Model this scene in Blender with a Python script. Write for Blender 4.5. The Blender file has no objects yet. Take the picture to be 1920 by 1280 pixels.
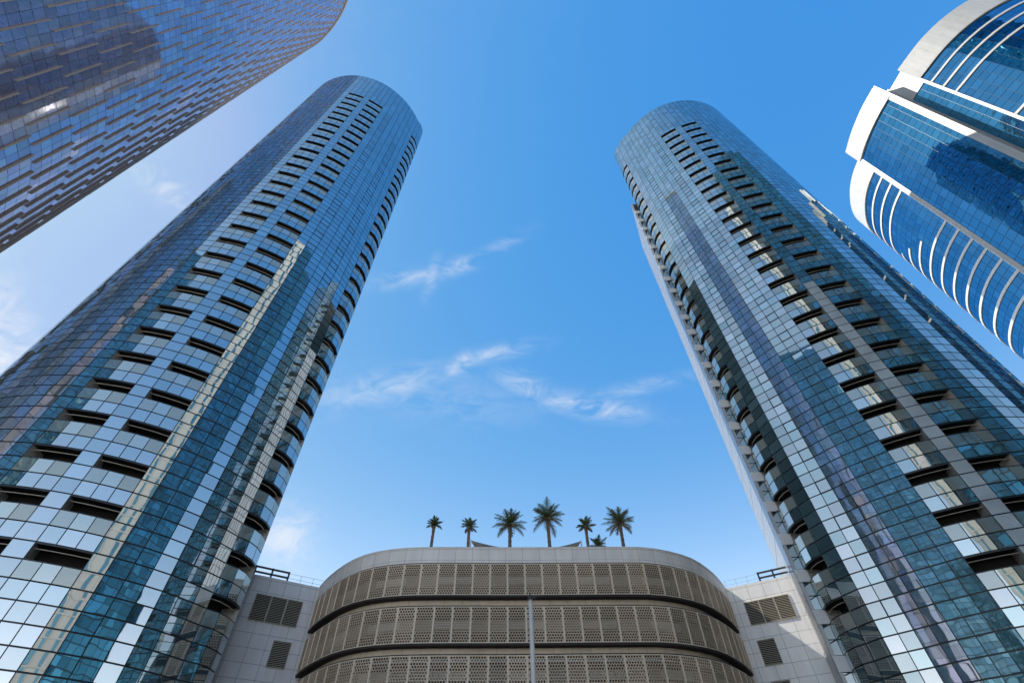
import bpy, bmesh, math, random
from mathutils import Vector, Matrix
R = math.radians
random.seed(7)
scene = bpy.context.scene
COL = scene.collection
CZ = 1.7                                   # eye height

# ------------------------------------------------------------------ camera
FPX, VPX, VPY = 880.0, 946.6, -149.5       # focal length and zenith vanishing point, in pixels of a 1920 x 1280 frame
zc = Vector((VPX - 960, 640 - VPY, FPX)).normalized()
yc = (Vector((0, 0, 1)) - zc.z * zc).normalized()
xc = -yc.cross(zc)
right, up, fwd = (Vector((xc[i], yc[i], zc[i])) for i in range(3))
cam_d = bpy.data.cameras.new('camera')
cam = bpy.data.objects.new('camera', cam_d)
COL.objects.link(cam)
cam_d.sensor_width = 36
cam_d.lens = FPX / 1920 * 36
cam_d.clip_start, cam_d.clip_end = 0.1, 6000
m = Matrix((right, up, -fwd)).transposed().to_4x4()
m.translation = (0, 0, CZ)
cam.matrix_world = m
scene.camera = cam

# ------------------------------------------------------------------ world, sun, exposure
SUN_AZ, SUN_EL = R(-79), R(47)             # azimuth from +Y towards +X
world = bpy.data.worlds.new('World')
scene.world = world
world.use_nodes = True
wn, wl = world.node_tree.nodes, world.node_tree.links
wn.clear()
out = wn.new('ShaderNodeOutputWorld')
bg = wn.new('ShaderNodeBackground')
bg.inputs['Strength'].default_value = 0.10
sky = wn.new('ShaderNodeTexSky')
sky.sky_type = 'NISHITA'
sky.sun_disc = False
sky.sun_elevation = SUN_EL
sky.sun_rotation = SUN_AZ % (2 * math.pi)
sky.air_density = 1.0
sky.dust_density = 0.3
sky.ozone_density = 1.0
tc = wn.new('ShaderNodeTexCoord')


def cam_dir(px, py):
    d = right * (px - 960) + up * (640 - py) + fwd * FPX
    return d.normalized()


def wmath(op, a, b=None):
    n = wn.new('ShaderNodeMath')
    n.operation = op
    n.use_clamp = False
    for i, v in enumerate((a, b)):
        if v is None:
            continue
        if isinstance(v, (int, float)):
            n.inputs[i].default_value = v
        else:
            wl.new(v, n.inputs[i])
    return n.outputs[0]


# the photograph's colour grade of the clear sky, per channel, plus an added pale glow at the horizon that fills the shaded walls
sep = wn.new('ShaderNodeSeparateColor')
wl.new(sky.outputs['Color'], sep.inputs[0])
GRADE = [(1.36, -2.42), (0.515, -1.29), (0.12, -0.36)]
HAZE_FILL = (2.9, 2.72, 2.5)      # added fill light, mostly out of view: stronger low down and behind the viewer
sv = wn.new('ShaderNodeSeparateXYZ')
wl.new(tc.outputs['Generated'], sv.inputs[0])
hel = wmath('ADD', R(8), wmath('MULTIPLY', wmath('MAXIMUM', wmath('MULTIPLY', sv.outputs['Y'], -1.0), 0.0), R(4)))
hz_ = wmath('EXPONENT', wmath('DIVIDE', wmath('MULTIPLY', wmath('ARCSINE', wmath('MAXIMUM', sv.outputs['Z'], 0.0)), -1.0), hel))
ch = [wmath('MULTIPLY', wmath('POWER', sep.outputs[i], GRADE[i][0]), 10 * math.exp(GRADE[i][1])) for i in range(3)]
ch[1] = wmath('MINIMUM', ch[1], 7.4)                      # the glow round the hidden sun stays below white
ch[0] = wmath('MINIMUM', ch[0], wmath('MULTIPLY', ch[1], 0.68))
ch[2] = wmath('MAXIMUM', ch[2], wmath('MULTIPLY', ch[1], 0.96))
ch = [wmath('ADD', c, wmath('MULTIPLY', hz_, 10 * HAZE_FILL[i])) for i, c in enumerate(ch)]
comb = wn.new('ShaderNodeCombineColor')
for i in range(3):
    wl.new(ch[i], comb.inputs[i])

# wisps of cirrus: each has a place in the sky (a direction), a spread along and across, and a strength
CLOUDS = [  # from direction, to direction, half-width, strength
    ((700, 532), (825, 512), 0.016, 0.75), ((800, 550), (818, 490), 0.013, 0.8), ((815, 520), (905, 478), 0.015, 0.8), ((900, 480), (985, 436), 0.012, 0.45),
    ((600, 750), (850, 700), 0.030, 0.75), ((830, 705), (890, 665), 0.016, 0.9), ((860, 678), (995, 648), 0.015, 1.0),
    ((660, 728), (985, 765), 0.045, 0.38), ((935, 700), (1040, 748), 0.022, 0.9), ((1000, 742), (1195, 776), 0.022, 0.95), ((1060, 755), (1290, 706), 0.013, 0.75),
    ((255, 310), (365, 395), 0.020, 0.85), ((475, 1030), (585, 985), 0.050, 1.25), ((-80, 650), (60, 630), 0.12, 1.5),
]
msum = None
for a, b, hw, st in CLOUDS:
    A, B = cam_dir(*a), cam_dir(*b)
    M, D = (A + B) / 2, (B - A)
    L = D.length / 2
    D.normalize()
    s = wn.new('ShaderNodeVectorMath'); s.operation = 'SUBTRACT'
    wl.new(tc.outputs['Generated'], s.inputs[0]); s.inputs[1].default_value = M
    dt = wn.new('ShaderNodeVectorMath'); dt.operation = 'DOT_PRODUCT'
    wl.new(s.outputs[0], dt.inputs[0]); dt.inputs[1].default_value = D
    ln = wn.new('ShaderNodeVectorMath'); ln.operation = 'LENGTH'
    wl.new(s.outputs[0], ln.inputs[0])
    al2 = wmath('MULTIPLY', dt.outputs['Value'], dt.outputs['Value'])
    ac2 = wmath('SUBTRACT', wmath('MULTIPLY', ln.outputs['Value'], ln.outputs['Value']), al2)
    e = wmath('ADD', wmath('MULTIPLY', al2, -1.0 / (L * L)), wmath('MULTIPLY', ac2, -1.0 / (hw * hw)))
    g = wmath('MULTIPLY', wmath('EXPONENT', e), st)
    msum = g if msum is None else wmath('MAXIMUM', msum, g)
veil = wn.new('ShaderNodeVectorMath'); veil.operation = 'DISTANCE'      # unseen veil behind the viewer's left shoulder, added to pale the reflections
wl.new(tc.outputs['Generated'], veil.inputs[0])
VA, VE = R(-128), R(38)
veil.inputs[1].default_value = (math.sin(VA) * math.cos(VE), math.cos(VA) * math.cos(VE), math.sin(VE))
vfac = wmath('MULTIPLY', wmath('EXPONENT', wmath('MULTIPLY', wmath('MULTIPLY', veil.outputs['Value'], veil.outputs['Value']), -1.0 / 0.52 ** 2)), 0.48)
mp = wn.new('ShaderNodeMapping')
mp.inputs['Rotation'].default_value = (0, R(14), R(10))
mp.inputs['Scale'].default_value = (6.0, 13.0, 15.0)
wl.new(tc.outputs['Generated'], mp.inputs['Vector'])
nz = wn.new('ShaderNodeTexNoise')
nz.inputs['Scale'].default_value = 1.9
nz.inputs['Detail'].default_value = 9
nz.inputs['Roughness'].default_value = 0.62
nz.inputs['Distortion'].default_value = 0.9
wl.new(mp.outputs['Vector'], nz.inputs['Vector'])
mr = wn.new('ShaderNodeMapRange')
mr.inputs['From Min'].default_value = 0.36
mr.inputs['From Max'].default_value = 0.74
wl.new(nz.outputs['Fac'], mr.inputs['Value'])
cfac = wmath('MINIMUM', wmath('ADD', wmath('MULTIPLY', mr.outputs['Result'], wmath('MULTIPLY', msum, 0.84)), wmath('MULTIPLY', vfac, wmath('ADD', wmath('MULTIPLY', mr.outputs['Result'], 0.5), 0.7))), 1.0)
mixc = wn.new('ShaderNodeMix'); mixc.data_type = 'RGBA'
wl.new(cfac, mixc.inputs['Factor'])
wl.new(comb.outputs[0], mixc.inputs['A'])
mixc.inputs['B'].default_value = (8.4, 8.9, 9.7, 1)
wl.new(mixc.outputs['Result'], bg.inputs['Color'])
wl.new(bg.outputs[0], out.inputs[0])

sun_d = bpy.data.lights.new('sun', 'SUN')
sun_d.energy = 5.0
sun_d.angle = R(0.5)
sun_d.color = (1.0, 0.93, 0.82)
sun = bpy.data.objects.new('sun', sun_d)
COL.objects.link(sun)
sdir = Vector((math.sin(SUN_AZ) * math.cos(SUN_EL), math.cos(SUN_AZ) * math.cos(SUN_EL), math.sin(SUN_EL)))
sun.rotation_euler = sdir.to_track_quat('Z', 'Y').to_euler()
sun.location = sdir * 400

scene.view_settings.view_transform = 'Standard'
scene.view_settings.look = 'None'
scene.view_settings.exposure = 0.0
scene.view_settings.gamma = 1.0
scene.view_settings.use_curve_mapping = False
scene.render.engine = 'CYCLES'
scene.cycles.max_bounces = 8
scene.cycles.glossy_bounces = 5
scene.cycles.sample_clamp_indirect = 1.2
scene.cycles.caustics_reflective = False
scene.cycles.caustics_refractive = False


# ------------------------------------------------------------------ helpers
class MB:
    """collects faces (with material slots) and links them as one mesh object"""
    def __init__(self):
        self.v, self.f, self.mi = [], [], []

    def quad(self, a, b, c, d, mi=0):
        n = len(self.v)
        self.v += [tuple(a), tuple(b), tuple(c), tuple(d)]
        self.f.append((n, n + 1, n + 2, n + 3)); self.mi.append(mi)

    def poly(self, pts, mi=0):
        n = len(self.v)
        self.v += [tuple(p) for p in pts]
        self.f.append(tuple(range(n, n + len(pts)))); self.mi.append(mi)

    def hexa(self, b, t, mi=0):
        """bottom loop b (counter-clockwise from above), top loop t"""
        n, k = len(self.v), len(b)
        self.v += [tuple(p) for p in b] + [tuple(p) for p in t]
        self.f.append(tuple(n + i for i in reversed(range(k)))); self.mi.append(mi)
        self.f.append(tuple(n + k + i for i in range(k))); self.mi.append(mi)
        for i in range(k):
            j = (i + 1) % k
            self.f.append((n + i, n + j, n + k + j, n + k + i)); self.mi.append(mi)

    def box(self, c, s, mi=0, ax=None):
        """box about c, full sizes s, axes ax (three unit vectors)"""
        ax = ax or (Vector((1, 0, 0)), Vector((0, 1, 0)), Vector((0, 0, 1)))
        c = Vector(c)
        X, Y, Zv = ax[0] * s[0] / 2, ax[1] * s[1] / 2, ax[2] * s[2] / 2
        b = [c - X - Y - Zv, c + X - Y - Zv, c + X + Y - Zv, c - X + Y - Zv]
        t = [c - X - Y + Zv, c + X - Y + Zv, c + X + Y + Zv, c - X + Y + Zv]
        self.hexa(b, t, mi)

    def bar(self, a, b, w, h, mi=0, upv=Vector((0, 0, 1))):
        a, b = Vector(a), Vector(b)
        d = b - a
        L = d.length
        d.normalize()
        s = d.cross(upv)
        if s.length < 1e-4:
            s = d.cross(Vector((1, 0, 0)))
        s.normalize()
        u = s.cross(d).normalized()
        self.box((a + b) / 2, (L, w, h), mi, (d, -s, u))

    def tube(self, pts, rad, n=10, mi=0, cap=True):
        rings = []
        for i, p in enumerate(pts):
            p = Vector(p)
            d = (Vector(pts[min(i + 1, len(pts) - 1)]) - Vector(pts[max(i - 1, 0)])).normalized()
            s = d.cross(Vector((0, 1, 0.01))).normalized()
            u = s.cross(d)
            r = rad[i] if isinstance(rad, (list, tuple)) else rad
            rings.append([len(self.v) + j for j in range(n)])
            self.v += [tuple(p + (s * math.cos(2 * math.pi * j / n) + u * math.sin(2 * math.pi * j / n)) * r) for j in range(n)]
        for a, b in zip(rings, rings[1:]):
            for j in range(n):
                k = (j + 1) % n
                self.f.append((a[j], a[k], b[k], b[j])); self.mi.append(mi)
        if cap:
            self.f.append(tuple(reversed(rings[0]))); self.mi.append(mi)
            self.f.append(tuple(rings[-1])); self.mi.append(mi)

    def mesh(self, name, mats, smooth=False):
        me = bpy.data.meshes.new(name)
        me.from_pydata(self.v, [], self.f)
        for mt in (mats if isinstance(mats, (list, tuple)) else [mats]):
            me.materials.append(mt)
        me.polygons.foreach_set('material_index', self.mi)
        if smooth:
            me.polygons.foreach_set('use_smooth', [True] * len(self.f))
        me.update()
        return me

    def build(self, name, mats, parent=None, smooth=False):
        return link(name, self.mesh(name, mats, smooth), parent)


def link(name, me, parent=None, loc=(0, 0, 0)):
    o = bpy.data.objects.new(name, me)
    COL.objects.link(o)
    if parent is not None:
        o.parent = parent
    o.location = loc
    return o


def tag(o, label, cat, group=None, kind=None):
    o['label'] = label; o['category'] = cat
    if group: o['group'] = group
    if kind: o['kind'] = kind
    return o


def thing(name, label, cat, loc=(0, 0, 0), group=None):
    return tag(link(name, None, None, loc), label, cat, group)


def structure(o):
    o['kind'] = 'structure'
    return o


def smoothline(pts, step):
    """Catmull-Rom through pts (2-D), resampled to equal steps"""
    P = [Vector(p) for p in pts]
    P = [P[0] * 2 - P[1]] + P + [P[-1] * 2 - P[-2]]
    fine = []
    for i in range(1, len(P) - 2):
        for k in range(24):
            t = k / 24
            a, b, c, d = P[i - 1], P[i], P[i + 1], P[i + 2]
            fine.append(0.5 * (2 * b + (c - a) * t + (2 * a - 5 * b + 4 * c - d) * t * t + (3 * b - a - 3 * c + d) * t ** 3))
    fine.append(P[-2])
    L = [0]
    for a, b in zip(fine, fine[1:]):
        L.append(L[-1] + (b - a).length)
    n = max(1, round(L[-1] / step))
    res, j = [], 0
    for i in range(n + 1):
        s = L[-1] * i / n
        while j < len(L) - 2 and L[j + 1] < s:
            j += 1
        t = (s - L[j]) / max(1e-9, L[j + 1] - L[j])
        res.append(fine[j].lerp(fine[j + 1], t))
    return res


def offsetline(pl, d):
    """offset a 2-D polyline to its right-hand side by d"""
    o = []
    for i, p in enumerate(pl):
        t = (pl[min(i + 1, len(pl) - 1)] - pl[max(i - 1, 0)]).normalized()
        o.append(p + Vector((t.y, -t.x)) * d)
    return o


def v3(p, z):
    return Vector((p[0], p[1], z))


# ------------------------------------------------------------------ materials
def new_mat(name):
    mt = bpy.data.materials.new(name)
    mt.use_nodes = True
    nt = mt.node_tree
    return mt, nt, nt.nodes['Principled BSDF'], nt.nodes['Material Output']


def paint(name, col, rough=0.6, metal=0.0, var=0.08, scale=3.0, bump=0.0):
    """a plain finish with slight uneven weathering"""
    mt, nt, p, _ = new_mat(name)
    n = nt.nodes.new('ShaderNodeTexNoise')
    g = nt.nodes.new('ShaderNodeTexCoord')
    nt.links.new(g.outputs['Object'], n.inputs['Vector'])
    n.inputs['Scale'].default_value = scale
    n.inputs['Detail'].default_value = 6
    r = nt.nodes.new('ShaderNodeValToRGB')
    r.color_ramp.elements[0].position = 0.3
    r.color_ramp.elements[1].position = 0.7
    r.color_ramp.elements[0].color = tuple(c * (1 - var) for c in col) + (1,)
    r.color_ramp.elements[1].color = tuple(min(1, c * (1 + var)) for c in col) + (1,)
    nt.links.new(n.outputs['Fac'], r.inputs['Fac'])
    nt.links.new(r.outputs['Color'], p.inputs['Base Color'])
    p.inputs['Roughness'].default_value = rough
    p.inputs['Metallic'].default_value = metal
    if bump:
        b = nt.nodes.new('ShaderNodeBump')
        b.inputs['Strength'].default_value = bump
        b.inputs['Distance'].default_value = 0.05
        nt.links.new(n.outputs['Fac'], b.inputs['Height'])
        nt.links.new(b.outputs[0], p.inputs['Normal'])
    return mt


def glass(name, tint, body, refl=0.62, var=0.10, wave=0.02, wscale=0.45, rough=0.015, see=0.0, tint2=None):
    """coated facade glass: tinted mirror reflection over a dark body; every pane (mesh island) differs a little"""
    mt, nt, p, o = new_mat(name)
    nt.nodes.remove(p)
    N = nt.nodes.new
    lk = nt.links.new
    gloss = N('ShaderNodeBsdfGlossy'); diff = N('ShaderNodeBsdfDiffuse'); mix = N('ShaderNodeMixShader')
    gloss.inputs['Roughness'].default_value = rough
    geo = N('ShaderNodeNewGeometry')
    mr_ = N('ShaderNodeMapRange')
    mr_.inputs['To Min'].default_value = 1 - var
    mr_.inputs['To Max'].default_value = 1 + var
    lk(geo.outputs['Random Per Island'], mr_.inputs['Value'])
    f7 = N('ShaderNodeMath'); f7.operation = 'MULTIPLY'; f7.inputs[1].default_value = 17.3
    fr = N('ShaderNodeMath'); fr.operation = 'FRACT'
    lk(geo.outputs['Random Per Island'], f7.inputs[0]); lk(f7.outputs[0], fr.inputs[0])
    hue = N('ShaderNodeMix'); hue.data_type = 'RGBA'
    lk(fr.outputs[0], hue.inputs['Factor'])
    hue.inputs['A'].default_value = tuple(tint) + (1,)
    hue.inputs['B'].default_value = tuple(tint2 or tint) + (1,)
    for sh, c in ((gloss, None), (diff, body)):
        vm = N('ShaderNodeVectorMath'); vm.operation = 'SCALE'
        if c is None:
            lk(hue.outputs['Result'], vm.inputs[0])
        else:
            vm.inputs[0].default_value = c
        lk(mr_.outputs['Result'], vm.inputs['Scale'])
        lk(vm.outputs[0], sh.inputs['Color'])
    lw = N('ShaderNodeLayerWeight')
    lw.inputs['Blend'].default_value = 0.35
    mr2 = N('ShaderNodeMapRange')
    f3 = N('ShaderNodeMath'); f3.operation = 'MULTIPLY'; f3.inputs[1].default_value = 7.7
    f4 = N('ShaderNodeMath'); f4.operation = 'FRACT'
    lk(geo.outputs['Random Per Island'], f3.inputs[0]); lk(f3.outputs[0], f4.inputs[0])
    f5 = N('ShaderNodeMapRange'); f5.inputs['To Min'].default_value = refl - var; f5.inputs['To Max'].default_value = refl + var * 0.7
    lk(f4.outputs[0], f5.inputs['Value']); lk(f5.outputs['Result'], mr2.inputs['To Min'])
    mr2.inputs['To Max'].default_value = 0.97
    lk(lw.outputs['Fresnel'], mr2.inputs['Value'])
    lk(mr2.outputs['Result'], mix.inputs[0])
    base = diff.outputs[0]
    if see:
        tr = N('ShaderNodeBsdfTransparent'); mx = N('ShaderNodeMixShader')
        tr.inputs['Color'].default_value = (0.75, 0.88, 0.86, 1)
        mx.inputs[0].default_value = see
        lk(diff.outputs[0], mx.inputs[1]); lk(tr.outputs[0], mx.inputs[2])
        base = mx.outputs[0]
    lk(base, mix.inputs[1]); lk(gloss.outputs[0], mix.inputs[2])
    if wave:
        t = N('ShaderNodeTexCoord'); n = N('ShaderNodeTexNoise'); b = N('ShaderNodeBump')
        lk(t.outputs['Object'], n.inputs['Vector'])
        n.inputs['Scale'].default_value = wscale
        n.inputs['Detail'].default_value = 1.5
        b.inputs['Strength'].default_value = 1.0
        b.inputs['Distance'].default_value = wave
        lk(n.outputs['Fac'], b.inputs['Height'])
        lk(b.outputs[0], gloss.inputs['Normal'])
    lk(mix.outputs[0], o.inputs['Surface'])
    return mt


def cladding(name, col, pw, ph, joint=0.012, rough=0.45, var=0.05, metal=0.0):
    """flat metal or stone cladding: joints follow the wall's own UV (metres along, metres up)"""
    mt, nt, p, _ = new_mat(name)
    N, lk = nt.nodes.new, nt.links.new
    uv = N('ShaderNodeUVMap')
    br = N('ShaderNodeTexBrick')
    br.offset = 0.0
    br.inputs['Scale'].default_value = 1.0
    br.inputs['Brick Width'].default_value = pw
    br.inputs['Row Height'].default_value = ph
    br.inputs['Mortar Size'].default_value = joint
    br.inputs['Mortar Smooth'].default_value = 0.3
    br.inputs['Bias'].default_value = 0.0
    br.inputs['Color1'].default_value = tuple(c * (1 - var) for c in col) + (1,)
    br.inputs['Color2'].default_value = tuple(min(1, c * (1 + var)) for c in col) + (1,)
    br.inputs['Mortar'].default_value = tuple(c * 0.28 for c in col) + (1,)
    lk(uv.outputs['UV'], br.inputs['Vector'])
    n = N('ShaderNodeTexNoise')
    n.inputs['Scale'].default_value = 1.3
    n.inputs['Detail'].default_value = 7
    tc_ = N('ShaderNodeTexCoord')
    mp_ = N('ShaderNodeMapping'); mp_.inputs['Scale'].default_value = (1, 1, 0.25)
    lk(tc_.outputs['Object'], mp_.inputs['Vector']); lk(mp_.outputs[0], n.inputs['Vector'])
    mr_ = N('ShaderNodeMapRange'); mr_.inputs['To Min'].default_value = 0.80; mr_.inputs['To Max'].default_value = 1.12
    lk(n.outputs['Fac'], mr_.inputs['Value'])
    vm = N('ShaderNodeVectorMath'); vm.operation = 'SCALE'
    lk(br.outputs['Color'], vm.inputs[0]); lk(mr_.outputs['Result'], vm.inputs['Scale'])
    lk(vm.outputs[0], p.inputs['Base Color'])
    p.inputs['Roughness'].default_value = rough
    p.inputs['Metallic'].default_value = metal
    b = N('ShaderNodeBump'); b.inputs['Distance'].default_value = 0.01; b.invert = True
    lk(br.outputs['Fac'], b.inputs['Height']); lk(b.outputs[0], p.inputs['Normal'])
    return mt


def perobject(mt, lo=0.76, hi=1.16):
    """each object wearing this finish is a shade lighter or darker than the next"""
    nt = mt.node_tree
    p = nt.nodes['Principled BSDF']
    src = p.inputs['Base Color'].links[0].from_socket
    oi = nt.nodes.new('ShaderNodeObjectInfo'); mr_ = nt.nodes.new('ShaderNodeMapRange'); vm = nt.nodes.new('ShaderNodeVectorMath')
    vm.operation = 'SCALE'
    mr_.inputs['To Min'].default_value = lo; mr_.inputs['To Max'].default_value = hi
    nt.links.new(oi.outputs['Random'], mr_.inputs['Value'])
    nt.links.new(src, vm.inputs[0]); nt.links.new(mr_.outputs['Result'], vm.inputs['Scale'])
    nt.links.new(vm.outputs[0], p.inputs['Base Color'])
    return mt


M = {
    'glass': glass('tower_glass', (0.75, 0.80, 0.84), (0.08, 0.145, 0.17), refl=0.60, var=0.065, wave=0.009, wscale=0.40, tint2=(0.68, 0.78, 0.83)),
    'glass_grey': glass('tower_glass_grey', (0.78, 0.79, 0.82), (0.13, 0.225, 0.26), refl=0.60, var=0.13, wave=0.009, wscale=0.40, tint2=(0.62, 0.76, 0.78)),
    'railglass': glass('balustrade_glass', (0.72, 0.78, 0.76), (0.30, 0.34, 0.325), refl=0.40, var=0.18, wave=0.01, see=0.22, tint2=(0.74, 0.74, 0.66)),
    'frame': paint('dark_frame', (0.018, 0.024, 0.030), 0.4, 0.0, 0.1),
    'recess': paint('shaded_balcony_interior', (0.016, 0.013, 0.011), 0.8),  # darker than the real surface: the recess's shade is put into the colour
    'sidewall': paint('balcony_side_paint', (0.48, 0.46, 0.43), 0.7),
    'pillar': paint('ribbed_pillar_panel', (0.52, 0.58, 0.62), 0.15, 0.0, 0.15, 0.5),
    'beam': paint('balcony_beam_paint', (0.50, 0.45, 0.38), 0.6),
    'roof': paint('roof_membrane', (0.30, 0.30, 0.29), 0.9),
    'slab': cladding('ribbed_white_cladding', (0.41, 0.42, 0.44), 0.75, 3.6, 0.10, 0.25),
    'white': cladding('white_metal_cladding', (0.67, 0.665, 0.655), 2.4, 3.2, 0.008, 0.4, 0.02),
    'whitefin': paint('white_fin_paint', (0.80, 0.80, 0.80), 0.4, 0, 0.03),
    'blueglass': glass('deep_blue_glass', (0.15, 0.50, 0.78), (0.003, 0.030, 0.075), refl=0.60, var=0.08, wave=0.015),
    'bluegrid': paint('blue_grey_mullion', (0.10, 0.20, 0.32), 0.4),
    'brownglass': glass('violet_brown_glass', (0.86, 0.74, 0.95), (0.27, 0.245, 0.28), refl=0.48, var=0.11, wave=0.010, tint2=(0.95, 0.80, 0.80), rough=0.05),
    'brownframe': paint('bronze_frame', (0.16, 0.14, 0.14), 0.4),
    'fin': paint('bronze_fin', (0.42, 0.345, 0.28), 0.45, 0.0, 0.06),
    'parapet': cladding('grey_parapet_panels', (0.84, 0.78, 0.73), 1.56, 0.98, 0.012, 0.45, 0.04),
    'fascia': cladding('beige_fascia_panels', (0.74, 0.62, 0.47), 1.56, 3.0, 0.012, 0.5, 0.05),
    'lattice': perobject(paint('champagne_lattice', (0.53, 0.405, 0.285), 0.5, 0.0, 0.16, 0.9)),
    'latframe': paint('champagne_frame', (0.78, 0.67, 0.53), 0.45, 0.0, 0.06, 1.2),
    'soffit': paint('dark_soffit', (0.035, 0.032, 0.030), 0.8),
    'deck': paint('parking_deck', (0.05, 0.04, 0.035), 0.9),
    'upstand': paint('grey_upstand', (0.30, 0.28, 0.25), 0.8),
    'paleupstand': paint('white_upstand', (0.62, 0.59, 0.55), 0.8),
    'block': cladding('shaded_block_panels', (0.68, 0.68, 0.70), 1.57, 1.19, 0.016, 0.4, 0.035),  # darker copy for the left block, its shade put into the colour
    'litblock': cladding('lit_block_panels', (0.88, 0.86, 0.84), 1.57, 1.19, 0.016, 0.4, 0.03),  # lighter copy for the right block, sunlight put into the colour
    'louvre': paint('tan_louvre', (0.48, 0.43, 0.34), 0.5),
    'rail': paint('black_rail', (0.02, 0.02, 0.022), 0.5),
    'wire': paint('galvanised_wire', (0.45, 0.46, 0.48), 0.4, 0.6),
    'pole': paint('galvanised_pole', (0.62, 0.58, 0.53), 0.5, 0.0),
    'trunk': paint('palm_trunk', (0.20, 0.145, 0.10), 0.9, 0, 0.35, 9.0, 0.6),
    'frond': paint('palm_frond', (0.12, 0.155, 0.055), 0.6, 0, 0.35, 3.0),
    'deadfrond': paint('dry_palm_frond', (0.16, 0.11, 0.05), 0.8, 0, 0.3, 3.0),
    'sail': paint('taupe_sail_cloth', (0.52, 0.46, 0.39), 0.85),
    'paving': cladding('plaza_paving', (0.48, 0.44, 0.38), 1.2, 1.2, 0.01, 0.8, 0.10),
    'asphalt': paint('asphalt', (0.05, 0.05, 0.052), 0.9, 0, 0.2, 2.0),
    'beige': cladding('beige_stone', (0.68, 0.635, 0.57), 3.0, 3.6, 0.03, 0.7, 0.07),
    'tealglass': glass('teal_glass', (0.12, 0.44, 0.58), (0.02, 0.11, 0.15), refl=0.5, var=0.25, wave=0.03),
    'dkteal': glass('dark_teal_glass', (0.34, 0.58, 0.66), (0.06, 0.18, 0.22), refl=0.5, var=0.2, wave=0.02),
}


def wall_strip(mb_uvs, pl, z0, z1):
    """vertical strip along polyline pl; returns (MB, uv list per face)"""
    mb, uvs = mb_uvs
    s = 0
    for a, b in zip(pl, pl[1:]):
        L = (Vector(b) - Vector(a)).length
        mb.quad(v3(a, z0), v3(b, z0), v3(b, z1), v3(a, z1))
        uvs.append([(s, z0), (s + L, z0), (s + L, z1), (s, z1)])
        s += L


def build_uv(mb, uvs, name, mats, parent=None):
    o = mb.build(name, mats, parent)
    ul = o.data.uv_layers.new(name='UVMap')
    flat = []
    for f, uv in zip(mb.f, uvs):
        flat += [c for p in uv for c in p]
    ul.data.foreach_set('uv', flat)
    return o


def clad_wall(name, pl, z0, z1, mat, parent=None, thick=0.3, smooth=False):
    """a wall along pl (outer face to its right) with real thickness, a top and UVs in metres"""
    mb, uvs = MB(), []
    inner = offsetline([Vector(p) for p in pl], -thick)
    wall_strip((mb, uvs), pl, z0, z1)
    s = 0
    for i in range(len(pl) - 1):
        L = (Vector(pl[i + 1]) - Vector(pl[i])).length
        for quad in ((v3(pl[i], z1), v3(pl[i + 1], z1), v3(inner[i + 1], z1), v3(inner[i], z1)),
                     (v3(pl[i + 1], z0), v3(pl[i], z0), v3(inner[i], z0), v3(inner[i + 1], z0)),
                     (v3(inner[i + 1], z0), v3(inner[i], z0), v3(inner[i], z1), v3(inner[i + 1], z1))):
            mb.quad(*quad)
            uvs.append([(s + 0.3, z0 + 0.3), (s + 0.9, z0 + 0.3), (s + 0.9, z0 + 0.6), (s + 0.3, z0 + 0.6)])
        s += L
    for i in (0, len(pl) - 1):
        q = (v3(pl[i], z0), v3(pl[i], z1), v3(inner[i], z1), v3(inner[i], z0))
        mb.quad(*(q if i == 0 else q[::-1]))
        uvs.append([(0.3, 0.3), (0.6, 0.3), (0.6, 0.6), (0.3, 0.6)])
    return build_uv(mb, uvs, name, mat, parent)


# ------------------------------------------------------------------ ground
g = MB()
g.quad((-3000, -3000, 0), (3000, -3000, 0), (3000, 3000, 0), (-3000, 3000, 0))
structure(build_uv(g, [[(-3000, -3000), (3000, -3000), (3000, 3000), (-3000, 3000)]], 'ground', M['paving']))
g = MB()
g.quad((-300, 18, 0.004), (300, 18, 0.004), (300, 30, 0.004), (-300, 30, 0.004))
structure(g.build('road', M['asphalt']))

# ------------------------------------------------------------------ the two round glass towers
ROW, FL = 1.2, 3.6


def pane(mb, a, b, z0, z1, gap=0.035, tilt=0.0022, out=0.0, rnd=random):
    """one glass pane between plan points a and b (outside on the right-hand side of a->b)"""
    a, b = Vector((a[0], a[1], 0)), Vector((b[0], b[1], 0))
    t = (b - a).normalized()
    n = Vector((t.y, -t.x, 0))
    if rnd.random() < 0.10:          # a few panes sit visibly out of true
        tilt = tilt * 2.5
    tx, tz = rnd.gauss(0, tilt), rnd.gauss(0, tilt)
    w, h = (b - a).length / 2 - gap, (z1 - z0) / 2 - gap * 1.5
    c = (a + b) / 2 + n * out + Vector((0, 0, (z0 + z1) / 2))
    pts = [c + t * (w * sx) + Vector((0, 0, h * sz)) + n * (w * sx * tx + h * sz * tz) for sx, sz in ((-1, -1), (1, -1), (1, 1), (-1, 1))]
    mb.quad(*pts)


def lerp_table(u, tb):
    if u <= tb[0][0]:
        return tb[0][1]
    for (a, x), (b, y) in zip(tb, tb[1:]):
        if u <= b:
            return x + (y - x) * (u - a) / (b - a)
    return tb[-1][1]


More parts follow.
